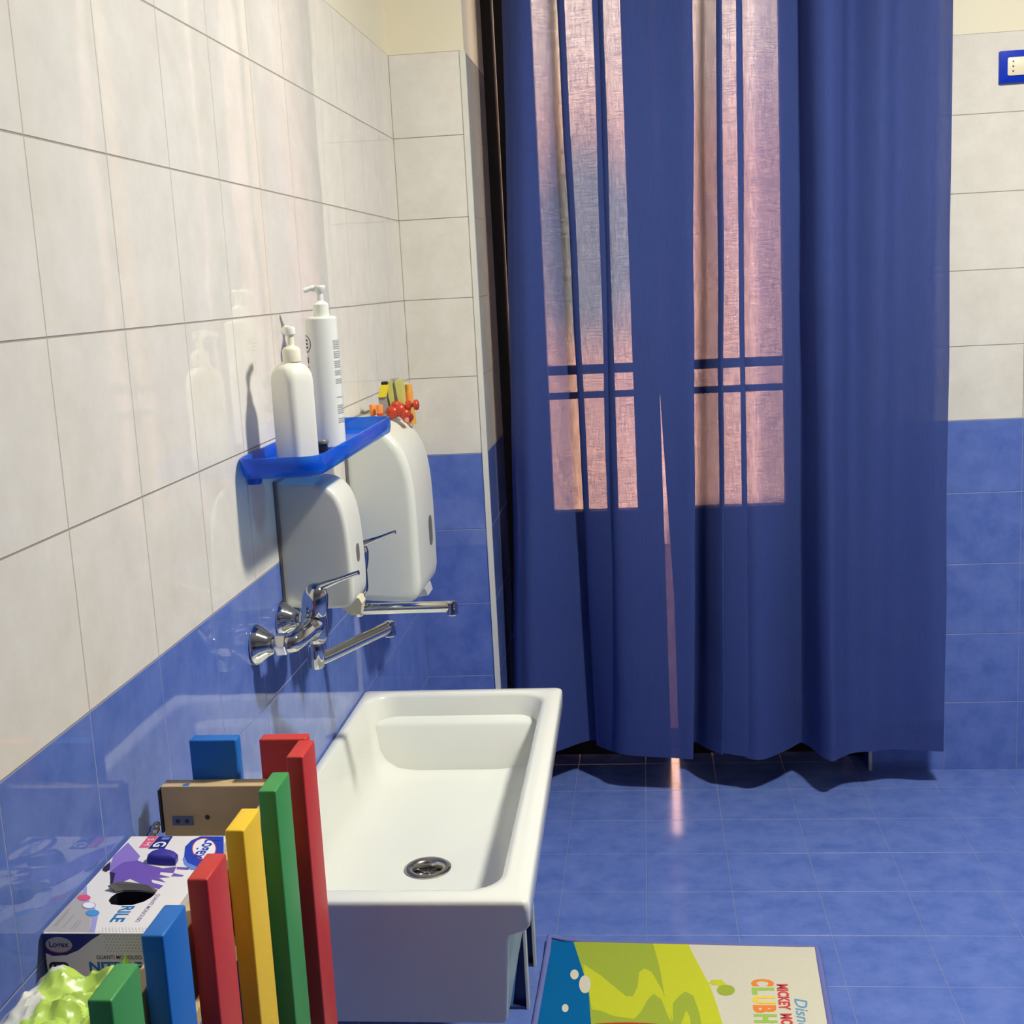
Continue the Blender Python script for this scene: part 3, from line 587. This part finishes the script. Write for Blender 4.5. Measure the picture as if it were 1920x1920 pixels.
# printed artwork, in metres on the carton and the rug
TOP={
 'grey':[(0.0024, 1.1009),(0.0036, 1.1871),(0.0106, 1.1766),(0.0221, 1.1584),(0.0382, 1.1321),(0.0506, 1.1003)],
 'stripe':[(0.0043, 1.1882),(0.0036, 1.2),(0.012, 1.1812),(0.0192, 1.1674),(0.036, 1.1473),(0.0454, 1.1321),(0.056, 1.1003),(0.0506, 1.1003),(0.0407, 1.1278),(0.0312, 1.1429),(0.0137, 1.1697)],
 'cuff':[(0.0068, 1.3025),(0.0351, 1.2673),(0.0363, 1.2569),(0.0157, 1.2317),(0.0128, 1.2342),(0.0041, 1.2676)],
 'glove':[(0.0162, 1.2292),(0.0215, 1.2519),(0.0363, 1.2569),(0.0541, 1.2452),(0.0725, 1.2375),(0.0864, 1.2412),(0.0884, 1.2262),(0.0734, 1.2288),(0.0746, 1.2226),(0.0886, 1.2165),(0.0763, 1.2153),(0.0885, 1.2044),(0.0695, 1.2117),(0.0735, 1.2045),(0.0883, 1.1973),(0.0866, 1.1898),(0.065, 1.1998),(0.0458, 1.2131),(0.0399, 1.2047),(0.0376, 1.1963),(0.031, 1.1971)],
 'finger':[(0.0868, 1.2407),(0.1013, 1.2391),(0.1021, 1.2336),(0.0887, 1.2349)],
 'finger2':[(0.089, 1.2262),(0.1021, 1.2208),(0.1008, 1.2178),(0.0884, 1.2184)],
 'cuffdark':[(0.0059, 1.233),(0.006, 1.2546),(0.014, 1.2342),(0.0122, 1.2287)],
 'cuffdark2':[(0.0162, 1.2292),(0.0239, 1.2262),(0.0327, 1.1971),(0.0282, 1.2023),(0.0226, 1.2168)],
 'hole':[(0.0423, 1.1651),(0.0417, 1.1731),(0.044, 1.1811),(0.0503, 1.1853),(0.0651, 1.1852),(0.0774, 1.1829),(0.0865, 1.1799),(0.0851, 1.1719),(0.0808, 1.1628),(0.0714, 1.1557),(0.0584, 1.1548),(0.0484, 1.1573)],
 'flap':[(0.0319, 1.1881),(0.0352, 1.194),(0.0404, 1.198),(0.0487, 1.1975),(0.0613, 1.1946),(0.0745, 1.1903),(0.0865, 1.1856),(0.0864, 1.1801),(0.0773, 1.1831),(0.065, 1.1855),(0.0502, 1.1855),(0.0439, 1.1814)],
 'tab':[(0.0478, 1.2581),(0.0583, 1.2684),(0.074, 1.2617),(0.0826, 1.2565),(0.0843, 1.2437),(0.0672, 1.2451),(0.0502, 1.2491)],
 'pink':[(0.0241, 1.3184),(0.0367, 1.3182),(0.0359, 1.2885),(0.0248, 1.2887)],
 'navy':[(0.037, 1.3182),(0.0537, 1.318),(0.056, 1.2856),(0.0366, 1.2858)],
 'bluecorner':[(0.0868, 1.3175),(0.1136, 1.3171),(0.1304, 1.2663),(0.1245, 1.2434),(0.1089, 1.241),(0.0946, 1.2512),(0.0854, 1.2668),(0.0779, 1.2907),(0.0794, 1.3071)],
 'lightcres':[(0.0854, 1.2668),(0.0946, 1.2512),(0.1089, 1.241),(0.1245, 1.2434),(0.1162, 1.2335),(0.1045, 1.2335),(0.0929, 1.2462),(0.0864, 1.259)],
 'ePink':[(0.0135, 1.1709),(0.0206, 1.1708),(0.0107, 1.1773)],
 'eWhite':[(0.0261, 1.1546),(0.0335, 1.1546),(0.0229, 1.1618)],
 'eBlue':[(0.037, 1.1386),(0.0442, 1.1386),(0.0342, 1.1451)],
 'logo':[(0.1018, 1.2851),(0.1152, 1.2849),(0.0928, 1.311)],
 'lines':[(0.0074, 1.1109),(0.0106, 1.1539),(0.0192, 1.1088),(0.0207, 1.1342),(0.0305, 1.1068),(0.0332, 1.1235)],
 'RILE':[(0.0768, 1.1561),(0.0634, 1.1561),(0.089, 1.1205),(0.0733, 1.1205)],
 'guanti':[(0.0912, 1.181),(0.0866, 1.181),(0.0981, 1.1205),(0.0927, 1.1205)],
 'dots':[(0.0597, 1.1028),(0.1003, 1.1029),(0.1003, 1.1112)],
}
FRONT={
 'navy':[(0.0017, 0.8293),(0.0626, 0.8294),(0.0522, 0.8229),(0.0381, 0.8122),(0.0256, 0.8071),(0.0114, 0.806),(0.0007, 0.8093)],
 'logo':[(0.0188, 0.8177),(0.0323, 0.8178),(0.0198, 0.8261)],
 'guanti':[(0.0552, 0.8025),(0.0558, 0.8076),(0.1006, 0.8064)],
 'nit':[(0.0469, 0.7904),(0.048, 0.8),(0.0703, 0.7928)],
 'badge':[(0.002, 0.7997),(0.0253, 0.7999),(0.0244, 0.792)],
}
MAT={
 'teal':[(0.3699, 2.5785),(0.4089, 2.5802),(0.4386, 2.4371),(0.4518, 2.3634),(0.4604, 2.257),(0.3601, 2.2553)],
 'olive':[(0.4089, 2.5802),(0.5832, 2.5664),(0.5988, 2.4526),(0.6132, 2.3526),(0.6232, 2.2597),(0.4604, 2.257),(0.4518, 2.3634),(0.4386, 2.4371)],
 'yellowR':[(0.5823, 2.566),(0.6586, 2.5627),(0.6673, 2.517),(0.6875, 2.4329),(0.6964, 2.3961),(0.7065, 2.3222),(0.7131, 2.2613),(0.6198, 2.2597),(0.6044, 2.3525),(0.5953, 2.4665)],
 'yellowL':[(0.4349, 2.4792),(0.4738, 2.4341),(0.5079, 2.3838),(0.5263, 2.3579),(0.5405, 2.3564),(0.5493, 2.391),(0.5528, 2.4487),(0.5639, 2.4627),(0.5785, 2.4489),(0.5978, 2.3849),(0.6108, 2.3208),(0.6164, 2.2626),(0.61, 2.2837),(0.5972, 2.3459),(0.5815, 2.3667),(0.5689, 2.3424),(0.5566, 2.3013),(0.5428, 2.2765),(0.5046, 2.285),(0.4779, 2.3032),(0.4593, 2.3091),(0.4501, 2.3831),(0.4386, 2.4371)],
 'hill':[(0.6198, 2.3335),(0.6328, 2.3593),(0.6457, 2.3757),(0.6611, 2.3597),(0.6707, 2.2969),(0.6725, 2.2606),(0.6181, 2.2596)],
 'spike':[(0.6452, 2.3088),(0.6513, 2.2843),(0.6521, 2.2602),(0.6334, 2.2599)],
 'ell':[(0.4421, 2.3997),(0.454, 2.3998),(0.4406, 2.4337)],
 'dot':[(0.4187, 2.4369),(0.4275, 2.437),(0.4177, 2.4561)],
 'red':[(0.5275, 2.2551),(0.5737, 2.2559),(0.5274, 2.2665)],
 'leaf':[(0.6934, 2.406),(0.6995, 2.4195),(0.7211, 2.4204),(0.7305, 2.3998),(0.716, 2.3956)],
 'leaf2':[(0.7267, 2.3816),(0.7448, 2.3818),(0.728, 2.4014)],
 'club':[(0.7823, 2.4237),(0.8234, 2.4242),(0.7789, 2.2624)],
 'mick':[(0.8312, 2.4043),(0.8516, 2.4045),(0.8281, 2.2993)],
 'dis':[(0.8545, 2.3527),(0.8805, 2.353),(0.8478, 2.2635)],
 'corners':[(0.3548, 2.5708),(0.931, 2.5517),(0.3494, 2.2581),(0.9179, 2.2647)],
}

# ------------------------------------------------------------------ picket crate in the foreground
ck = thing('picket_crate', 'wooden crate fenced with bright painted pickets in front of the sink', 'crate', (.10, 1.08, 0.0))
ZP = .920
PK = [('p_green', .1760, .8345), ('p_blue', .1795, .9300), ('p_red', .1825, 1.0300), ('p_yellow', .1835, 1.1330), ('p_green', .1875, 1.2300), ('p_red', .1905, 1.3275)]
NM = dict(p_green='green', p_blue='blue', p_red='red', p_yellow='yellow')
for mname, x, y in PK:
    obj('picket', box(x, x+.0195, y, y+.054, .42, ZP, bev=.0022, seg=3), M[mname], ck, smooth=35, label=NM[mname]+' painted picket')
for mname, x0, x1 in (('p_blue', .0570, .1140), ('p_red', .1420, .1985)):
    obj('picket', box(x0, x1, 1.3845, 1.404, .42, ZP, bev=.0022, seg=3), M[mname], ck, smooth=35, label=NM[mname]+' painted picket at the back')
bm = bmesh.new(); add_box(bm, .0260, .1800, 1.3620, 1.3840, .795, .872, bev=.0012)
poly(bm, [(.0515, 1.3635, .8722), (.0590, 1.3630, .8722), (.0600, 1.3690, .8722), (.0560, 1.3720, .8722), (.0520, 1.3690, .8722)], 1)
disc(bm, (.0796, 1.3618, .8337), (.0030, 0, 0), (0, 0, .0030), 2)
obj('rail', bm, [M['wood'], M['p_blue'], M['ink']], ck)
obj('rail', box(.1580, .1755, .80, 1.3610, .795, .868, bev=.0012), M['wood'], ck)
obj('rail', box(.1580, .1755, .80, 1.3610, .480, .540, bev=.0012), M['wood'], ck)
obj('rail', box(.0260, .1800, 1.3620, 1.3840, .480, .540, bev=.0012), M['wood'], ck)
obj('base_board', box(.002, .1575, .78, 1.3615, .742, .7570), M['wood'], ck)
for x0, y0 in ((.004, .80), (.140, .80), (.004, 1.336), (.140, 1.336)):
    obj('leg', box(x0, x0+.0175, y0, y0+.025, 0.0, .742), M['wood'], ck)
bm = bmesh.new(); add_box(bm, .0370, .0620, 1.3605, 1.3620, .8240, .8350, bev=.0005)
for x in (.0438, .0550): disc(bm, (x, 1.3603, .8297), (.0030, 0, 0), (0, 0, .0030), 1, 12)
M['hinge'] = plain('blue_grey_hinge_plate', srgb(92, 108, 150), 0.4, metal=0.3)
obj('hinge_plate', bm, [M['hinge'], M['ink']], ck)
bm = bmesh.new(); add_box(bm, .0225, .0258, 1.3600, 1.3840, .815, .868, bev=.001); obj('strap', bm, M['black'], ck)
bm = bmesh.new()
for x, y, z, r in ((.0160, 1.357, .8210, .0062), (.0125, 1.354, .8150, .0058), (.0195, 1.356, .8275, .0042)):
    v = bmesh.ops.create_icosphere(bm, subdivisions=3, radius=r)['verts']; bmesh.ops.translate(bm, verts=v, vec=(x, y, z))
obj('screw_knob', bm, M['chrome'], ck, smooth=True)

# ------------------------------------------------------------------ box of gloves
gb = thing('glove_box', 'white and purple carton of disposable gloves lying in the crate', 'box', (.06, 1.21, .7575))
X0, X1, YA, YZ, ZB, ZG = .004, .1205, 1.0985, 1.3188, .7575, .8300
bm = bmesh.new()
CM = ['card', 'c_grey', 'c_stripe', 'c_lilac', 'c_purple', 'c_dark', 'c_navy', 'c_blue', 'c_lblue', 'c_pink', 'c_cyan', 'c_text', 'c_white', 'c_violet', 'c_line', 'c_red', 'c_hole']
IX = {k: i for i, k in enumerate(CM)}
hole = TOP['hole']
o4 = [bm.verts.new(p) for p in ((X0, YA, ZG), (X1, YA, ZG), (X1, YZ, ZG), (X0, YZ, ZG))]
b4 = [bm.verts.new(p) for p in ((X0, YA, ZB), (X1, YA, ZB), (X1, YZ, ZB), (X0, YZ, ZB))]
for i in range(4): bm.faces.new((b4[i], b4[(i+1) % 4], o4[(i+1) % 4], o4[i]))
bm.faces.new(list(reversed(b4)))
hv = [bm.verts.new((x, y, ZG)) for x, y in hole]; hd = [bm.verts.new((x, y, ZG-.020)) for x, y in hole]
n = len(hv)
es = [bm.edges.new((hv[i], hv[(i+1) % n])) for i in range(n)] + [bm.edges.get((o4[i], o4[(i+1) % 4])) for i in range(4)]
bmesh.ops.triangle_fill(bm, use_beauty=True, use_dissolve=False, edges=es)
for f in list(bm.faces):
    c = f.calc_center_median()
    if abs(c.z-ZG) < 1e-5 and all(v in hv for v in f.verts): bm.faces.remove(f)
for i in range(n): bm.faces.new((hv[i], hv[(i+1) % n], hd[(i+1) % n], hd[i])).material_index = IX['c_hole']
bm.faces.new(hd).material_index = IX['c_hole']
def tp(key, mi, lvl): poly(bm, [(x, y, ZG+.00012*lvl) for x, y in TOP[key]], IX[mi])
def te(key, mi, lvl, k=1.0):
    (cx_, cy_), (ax, ay), (bx_, by) = TOP[key]; disc(bm, (cx_, cy_, ZG+.00012*lvl), ((ax-cx_)*k, (ay-cy_)*k, 0), ((bx_-cx_)*k, (by-cy_)*k, 0), IX[mi])
def tt(s, x_cap, x_base, y_start, y_end, mi, lvl, bold=0.0): # lettering that runs towards the viewer, its top towards +x
    text(bm, s, (x_base, y_start, ZG+.00012*lvl), (0, y_end-y_start, 0), (x_cap-x_base, 0, 0), IX[mi], bold=bold)
tp('grey', 'c_grey', 1); tp('stripe', 'c_stripe', 2); tp('cuff', 'c_lilac', 1); tp('glove', 'c_purple', 2); tp('finger', 'c_purple', 1); tp('finger2', 'c_purple', 1)
poly(bm, [(.0044, 1.240, ZG+.0003), (.0065, 1.2546, ZG+.0003), (.014, 1.2342, ZG+.0003), (.0122, 1.2287, ZG+.0003), (.0062, 1.233, ZG+.0003)], IX['c_dark']); tp('cuffdark2', 'c_dark', 3)
tp('pink', 'c_pink', 1); tp('navy', 'c_navy', 1); tp('bluecorner', 'c_blue', 1); tp('lightcres', 'c_lblue', 1)
te('ePink', 'c_pink', 4); te('eWhite', 'c_stripe', 4); te('eWhite', 'c_white', 5, .86); te('eBlue', 'c_cyan', 4)
te('logo', 'c_red', 2, 1.06); te('logo', 'c_white', 3, .98)
tt('Logex', .1125, .0965, 1.3085, 1.2600, 'c_blue', 4, .02)
tt('RILE', .0752, .0622, 1.1535, 1.1205, 'c_text', 1, .03); tt('GUANTI MONOUSO', .0925, .0880, 1.1790, 1.1205, 'c_violet', 1, .01)
tt('G', .0530, .0400, 1.3040, 1.2905, 'c_white', 2, .03); poly(bm, [(.043, 1.3150, ZG+.0003), (.052, 1.3150, ZG+.0003), (.052, 1.3090, ZG+.0003), (.043, 1.3090, ZG+.0003)], IX['c_lblue'])
tt('S M', .0345, .0275, 1.3120, 1.2945, 'c_white', 2)
for x, ya, yb in ((.0082, 1.110, 1.148), (.0100, 1.112, 1.140), (.0190, 1.108, 1.134), (.0285, 1.106, 1.124), (.0320, 1.106, 1.122)):
    poly(bm, [(x, ya, ZG+.0003), (x+.0008, ya, ZG+.0003), (x+.0008, yb, ZG+.0003), (x, yb, ZG+.0003)], IX['c_line'])
for i in range(17):
    for j in range(3): disc(bm, (.060+i*.0034+(j % 2)*.0017, 1.1022+j*.0032, ZG+.0002), (.0006, 0, 0), (0, .0006, 0), IX['c_line'], 6)
fy = YA-.0002
poly(bm, [(max(x, X0), fy, z) for x, z in FRONT['navy']], IX['c_navy'])
disc(bm, (.0188, fy-.0001, .8177), (.0138, 0, 0), (0, 0, .0084), IX['c_red']); disc(bm, (.0190, fy-.0002, .8183), (.0134, 0, 0), (0, 0, .0080), IX['c_grey'])
text(bm, 'Logex', (.0090, fy-.0003, .8158), (.0200, 0, 0), (0, 0, .0058), IX['c_navy'], bold=.02)
text(bm, 'GUANTI MONOUSO', (.0555, fy, .8028), (.0460, 0, 0), (0, 0, .0042), IX['c_dark'], bold=.01)
text(bm, 'NITRILE', (.0472, fy, .7905), (.0540, 0, 0), (0, 0, .0092), IX['c_text'], bold=.04)
prs = rrect(.0060, .0265, .7860, .7998, .0050); poly(bm, [(x, fy, z) for x, z in prs], IX['c_dark']); text(bm, '100', (.0095, fy-.0001, .7905), (.0135, 0, 0), (0, 0, .006), IX['c_white'], bold=.02)
for i in range(14):
    for j in range(6): disc(bm, (.066+i*.0034+(j % 2)*.0017, fy, .8275-j*.0032), (.0006, 0, 0), (0, 0, .0006), IX['c_line'], 6)
obj('carton', bm, [M[k] for k in CM], gb)
# torn flap and the rolled glove pulled through the opening
bm = bmesh.new(); fl = TOP['flap']; vs = []
for i, (x, y) in enumerate(fl): vs.append((x, y, ZG + (.0040 if i < 6 else .0008)))
poly(bm, vs, 0); poly(bm, [(x, y, z+.0006) for x, y, z in vs], 0); M['flap'] = plain('shadowed_card_back', srgb(86, 82, 80), 0.7); obj('torn_flap', bm, M['flap'], gb)  # flap's dark grey has the shade under the card put into the colour
bm = bmesh.new(); tb = TOP['tab']; cx_ = sum(p[0] for p in tb)/len(tb); cy_ = sum(p[1] for p in tb)/len(tb)
loft(bm, [[(x, y, ZG+.0005) for x, y in tb], [(x, y+.001, ZG+.006) for x, y in tb], [(cx_+(x-cx_)*.72, cy_+(y-cy_)*.7+.002, ZG+.010) for x, y in tb]]); obj('glove_tip', bm, M['c_indigo'], gb, smooth=60)

# ------------------------------------------------------------------ wipes packet
wp = thing('wipes_packet', 'crumpled white and lime green wipes packet in front of the glove carton', 'packet', (.095, .93, .7575))
bm = bmesh.new(); NX, NY = 20, 26; g = []
def wz(u, v):
    e = max(0.0, min(u, 1-u, v, 1-v)); s = min(1.0, e/.16); return .7580 + (.078 + .010*noise.noise((u*4, v*5, 1)))*math.sin(s*PI/2)**.7
for j in range(NY+1):
    g.append([bm.verts.new((.028+.114*i/NX + .004*noise.noise((j*.4, i*.3, 2)), .805+.230*j/NY, wz(i/NX, j/NY))) for i in range(NX+1)])
for j in range(NY):
    for i in range(NX): bm.faces.new((g[j][i], g[j][i+1], g[j+1][i+1], g[j+1][i]))
bd = [v for v in bm.verts if v.is_boundary]; bmesh.ops.contextual_create(bm, geom=[e for e in bm.edges if e.is_boundary])
obj('pouch', bm, M['pack'], wp, smooth=True)
bm = bmesh.new(); NX, NY = 44, 64; g = []
def crumple(x, y):
    h = 0
    for k, a in ((30, .009), (62, .0045), (110, .0016)):
        h += a*(1-2*abs(noise.noise((x*k, y*k*.8, k*.37))))
    return h
for j in range(NY+1):
    row = []
    for i in range(NX+1):
        u, v = i/NX, j/NY; x = .044+.098*u; y = .812+.214*v; e = min(1, min(u, 1-u, v, 1-v)/.10)
        row.append(bm.verts.new((x+.004*noise.noise((y*60, u*3, 5)), y+.006*noise.noise((x*60, v*3, 8)), wz((x-.028)/.114, (y-.805)/.230)+.0005+max(0, crumple(x, y))*e)))
    g.append(row)
for j in range(NY):
    for i in range(NX):
        c = (g[j][i].co+g[j+1][i+1].co)/2; w = noise.noise((c.x*42, c.y*34, 4.4)) + .9*(c.x-.078)/.05
        bm.faces.new((g[j][i], g[j][i+1], g[j+1][i+1], g[j+1][i])).material_index = 0 if w > -.15 else 1
obj('crumpled_film', bm, [M['lime'], M['pack']], wp, label='lime green crumpled film', smooth=25)
bm = bmesh.new(); A_, B_, C_, D_ = (.1170, 1.016, .836), (.1320, 1.014, .838), (.1245, 1.010, .836), (.1255, 1.013, .8575)
for q in ((A_, C_, D_), (C_, B_, D_), (B_, A_, D_)): poly(bm, q, 0)
obj('film_corner', bm, M['lime'], wp)

# ------------------------------------------------------------------ play mat on the floor
mt = thing('play_mat', 'colourful children rug with blue, lime and cream areas on the blue floor tiles', 'rug', (.63, 2.17, 0.0))
FL, FR_, NR, NL = Vector((.3515, 2.586, 0)), Vector((.935, 2.562, 0)), Vector((.898, 1.74, 0)), Vector((.335, 1.76, 0))
ZM = .0080; bm = bmesh.new()
def bl(u, v): return NL.lerp(NR, u).lerp(FL.lerp(FR_, u), v)
inn = [bl(u, v) for u, v in ((.018, .012), (.982, .012), (.982, .988), (.018, .988))]
loft(bm, [[Vector((p.x, p.y, .0005)) for p in inn], [Vector((p.x, p.y, ZM)) for p in inn]])
MM = ['m_cream', 'm_teal', 'm_olive', 'm_yellow', 'm_red', 'm_orange', 'm_green', 'm_gold', 'm_crimson', 'm_blue']
MI = {k: i for i, k in enumerate(MM)}
def mp(pts, mi, lvl): poly(bm, [(x, y, ZM+.00012*lvl) for x, y in pts], MI[mi])
il, nl = inn[3], inn[0]
mp([(inn[3].x, inn[3].y), (.4089, 2.5745), (.4386, 2.4371), (.4518, 2.3634), (.4604, 2.257), (.462, 2.05), (.44, 1.9), (.41, nl.y), (nl.x, nl.y)], 'm_teal', 1)
mp([(.4089, 2.5745), (.5832, 2.5665), (.5988, 2.4526), (.6132, 2.3526), (.6232, 2.2597), (.64, 2.0), (.65, 1.80), (.52, 1.80), (.46, 2.0), (.4604, 2.257), (.4518, 2.3634), (.4386, 2.4371)], 'm_olive', 1)
mp([(.5823, 2.5665), (.6586, 2.5632), (.6673, 2.517), (.6875, 2.4329), (.6964, 2.3961), (.7065, 2.3222), (.7131, 2.2613), (.722, 2.05), (.70, 1.85), (.65, 1.80), (.64, 2.0), (.6198, 2.2597), (.6044, 2.3525), (.5953, 2.4665)], 'm_yellow', 2)
mp(MAT['yellowL'], 'm_yellow', 3); mp(MAT['hill'], 'm_olive', 4); mp(MAT['spike'], 'm_yellow', 5)
def me_(key, mi, lvl, dx=0, dy=0, k=1.0):
    (cx_, cy_), (ax, ay), (bx_, by) = MAT[key]; disc(bm, (cx_+dx, cy_+dy, ZM+.00012*lvl), ((ax-cx_)*k, (ay-cy_)*k, 0), ((bx_-cx_)*k, (by-cy_)*k, 0), MI[mi])
me_('ell', 'm_cream', 6); me_('dot', 'm_cream', 6); me_('dot', 'm_cream', 6, -.012, -.125, .75)
me_('red', 'm_red', 6, 0, -.016, 2.2); mp(MAT['leaf'], 'm_yellow', 3); me_('leaf2', 'm_olive', 4)
def mt_text(s, xc, xb, ya, yb, mi, **k): text(bm, s, (xb, ya, ZM+.0004), (-.045*(ya-yb), yb-ya, 0), (xc-xb, 0, 0), MI[mi], **k)
yy = 2.424
for ch, mi, w in (('C', 'm_orange', .027), ('L', 'm_green', .026), ('U', 'm_gold', .027), ('B', 'm_orange', .027), ('H', 'm_green', .029), ('O', 'm_gold', .032), ('U', 'm_orange', .027), ('S', 'm_green', .027), ('E', 'm_gold', .027)):
    xo = -.045*(2.424-yy); mt_text(ch, .8225+xo, .7830+xo, yy, yy-w, mi, bold=.05); yy -= w+.005
mt_text('MICKEY', .8510, .8305, 2.405, 2.312, 'm_crimson', bold=.04); mt_text('MOUSE', .8470, .8265, 2.300, 2.215, 'm_crimson', bold=.04)
mt_text('Disney', .8830, .8590, 2.353, 2.225, 'm_blue', shear=.25, bold=.01)
obj('pile', bm, [M[k] for k in MM], mt)
bm = bmesh.new(); Z_ = .0052
pth = [bl(.009, .992), bl(.5, .993), bl(.991, .992), bl(.991, .5), bl(.991, .008), bl(.5, .007), bl(.009, .008), bl(.009, .5)]
def seg_path(a, b, k=14): return [a.lerp(b, i/k) for i in range(k)]
full = []
for i in (0, 2, 4, 6): full += seg_path(pth[i], pth[(i+2) % 8])
rings = []
c0 = Vector((.634, 2.16, 0))
for i, p in enumerate(full):
    d = (full[(i+1) % len(full)] - full[i-1]).normalized(); u = d.cross(Vector((0, 0, 1)))
    lift = .010*max(0, 1-(p-bl(.009, .992)).length/.07)
    rings.append([Vector((p.x, p.y, Z_+lift)) + u*.0068*math.cos(a) + Vector((0, 0, .0052*math.sin(a))) for a in [2*PI*j/10 for j in range(10)]])
rings.append(rings[0]); loft(bm, rings, False, False); bmesh.ops.remove_doubles(bm, verts=bm.verts, dist=1e-6)
obj('piped_border', bm, M['m_border'], mt, smooth=True)

# ------------------------------------------------------------------ folding stool under the sink
st = thing('step_stool', 'low folding step stool with white edged side under the sink', 'stool', (.25, 2.38, 0.0))
for y0 in (2.318, 2.48):
    obj('leg', box(.3285, .3345, y0, y0+.022, 0.0, .190, bev=.001), M['stool_edge'], st, label='white edged upright leg')
    bm = bmesh.new(); loft(bm, [[(.262, y0+.004, .002), (.300, y0+.004, .002), (.300, y0+.018, .002), (.262, y0+.018, .002)], [(.290, y0+.004, .190), (.328, y0+.004, .190), (.328, y0+.018, .190), (.290, y0+.018, .190)]]); obj('leg', bm, M['stool_blue'], st, label='light blue slanted leg')
    obj('foot_bar', box(.235, .3285, y0+.002, y0+.020, 0.0, .006), M['stool_navy'], st)
    obj('shade_panel', box(.10, .3285, y0+.0185, y0+.0215, .006, .190), M['stool_navy'], st)  # navy sheet painted dark for the shade in the gap between the legs
obj('step', box(.08, .336, 2.312, 2.508, .190, .206, bev=.003), M['stool_edge'], st)
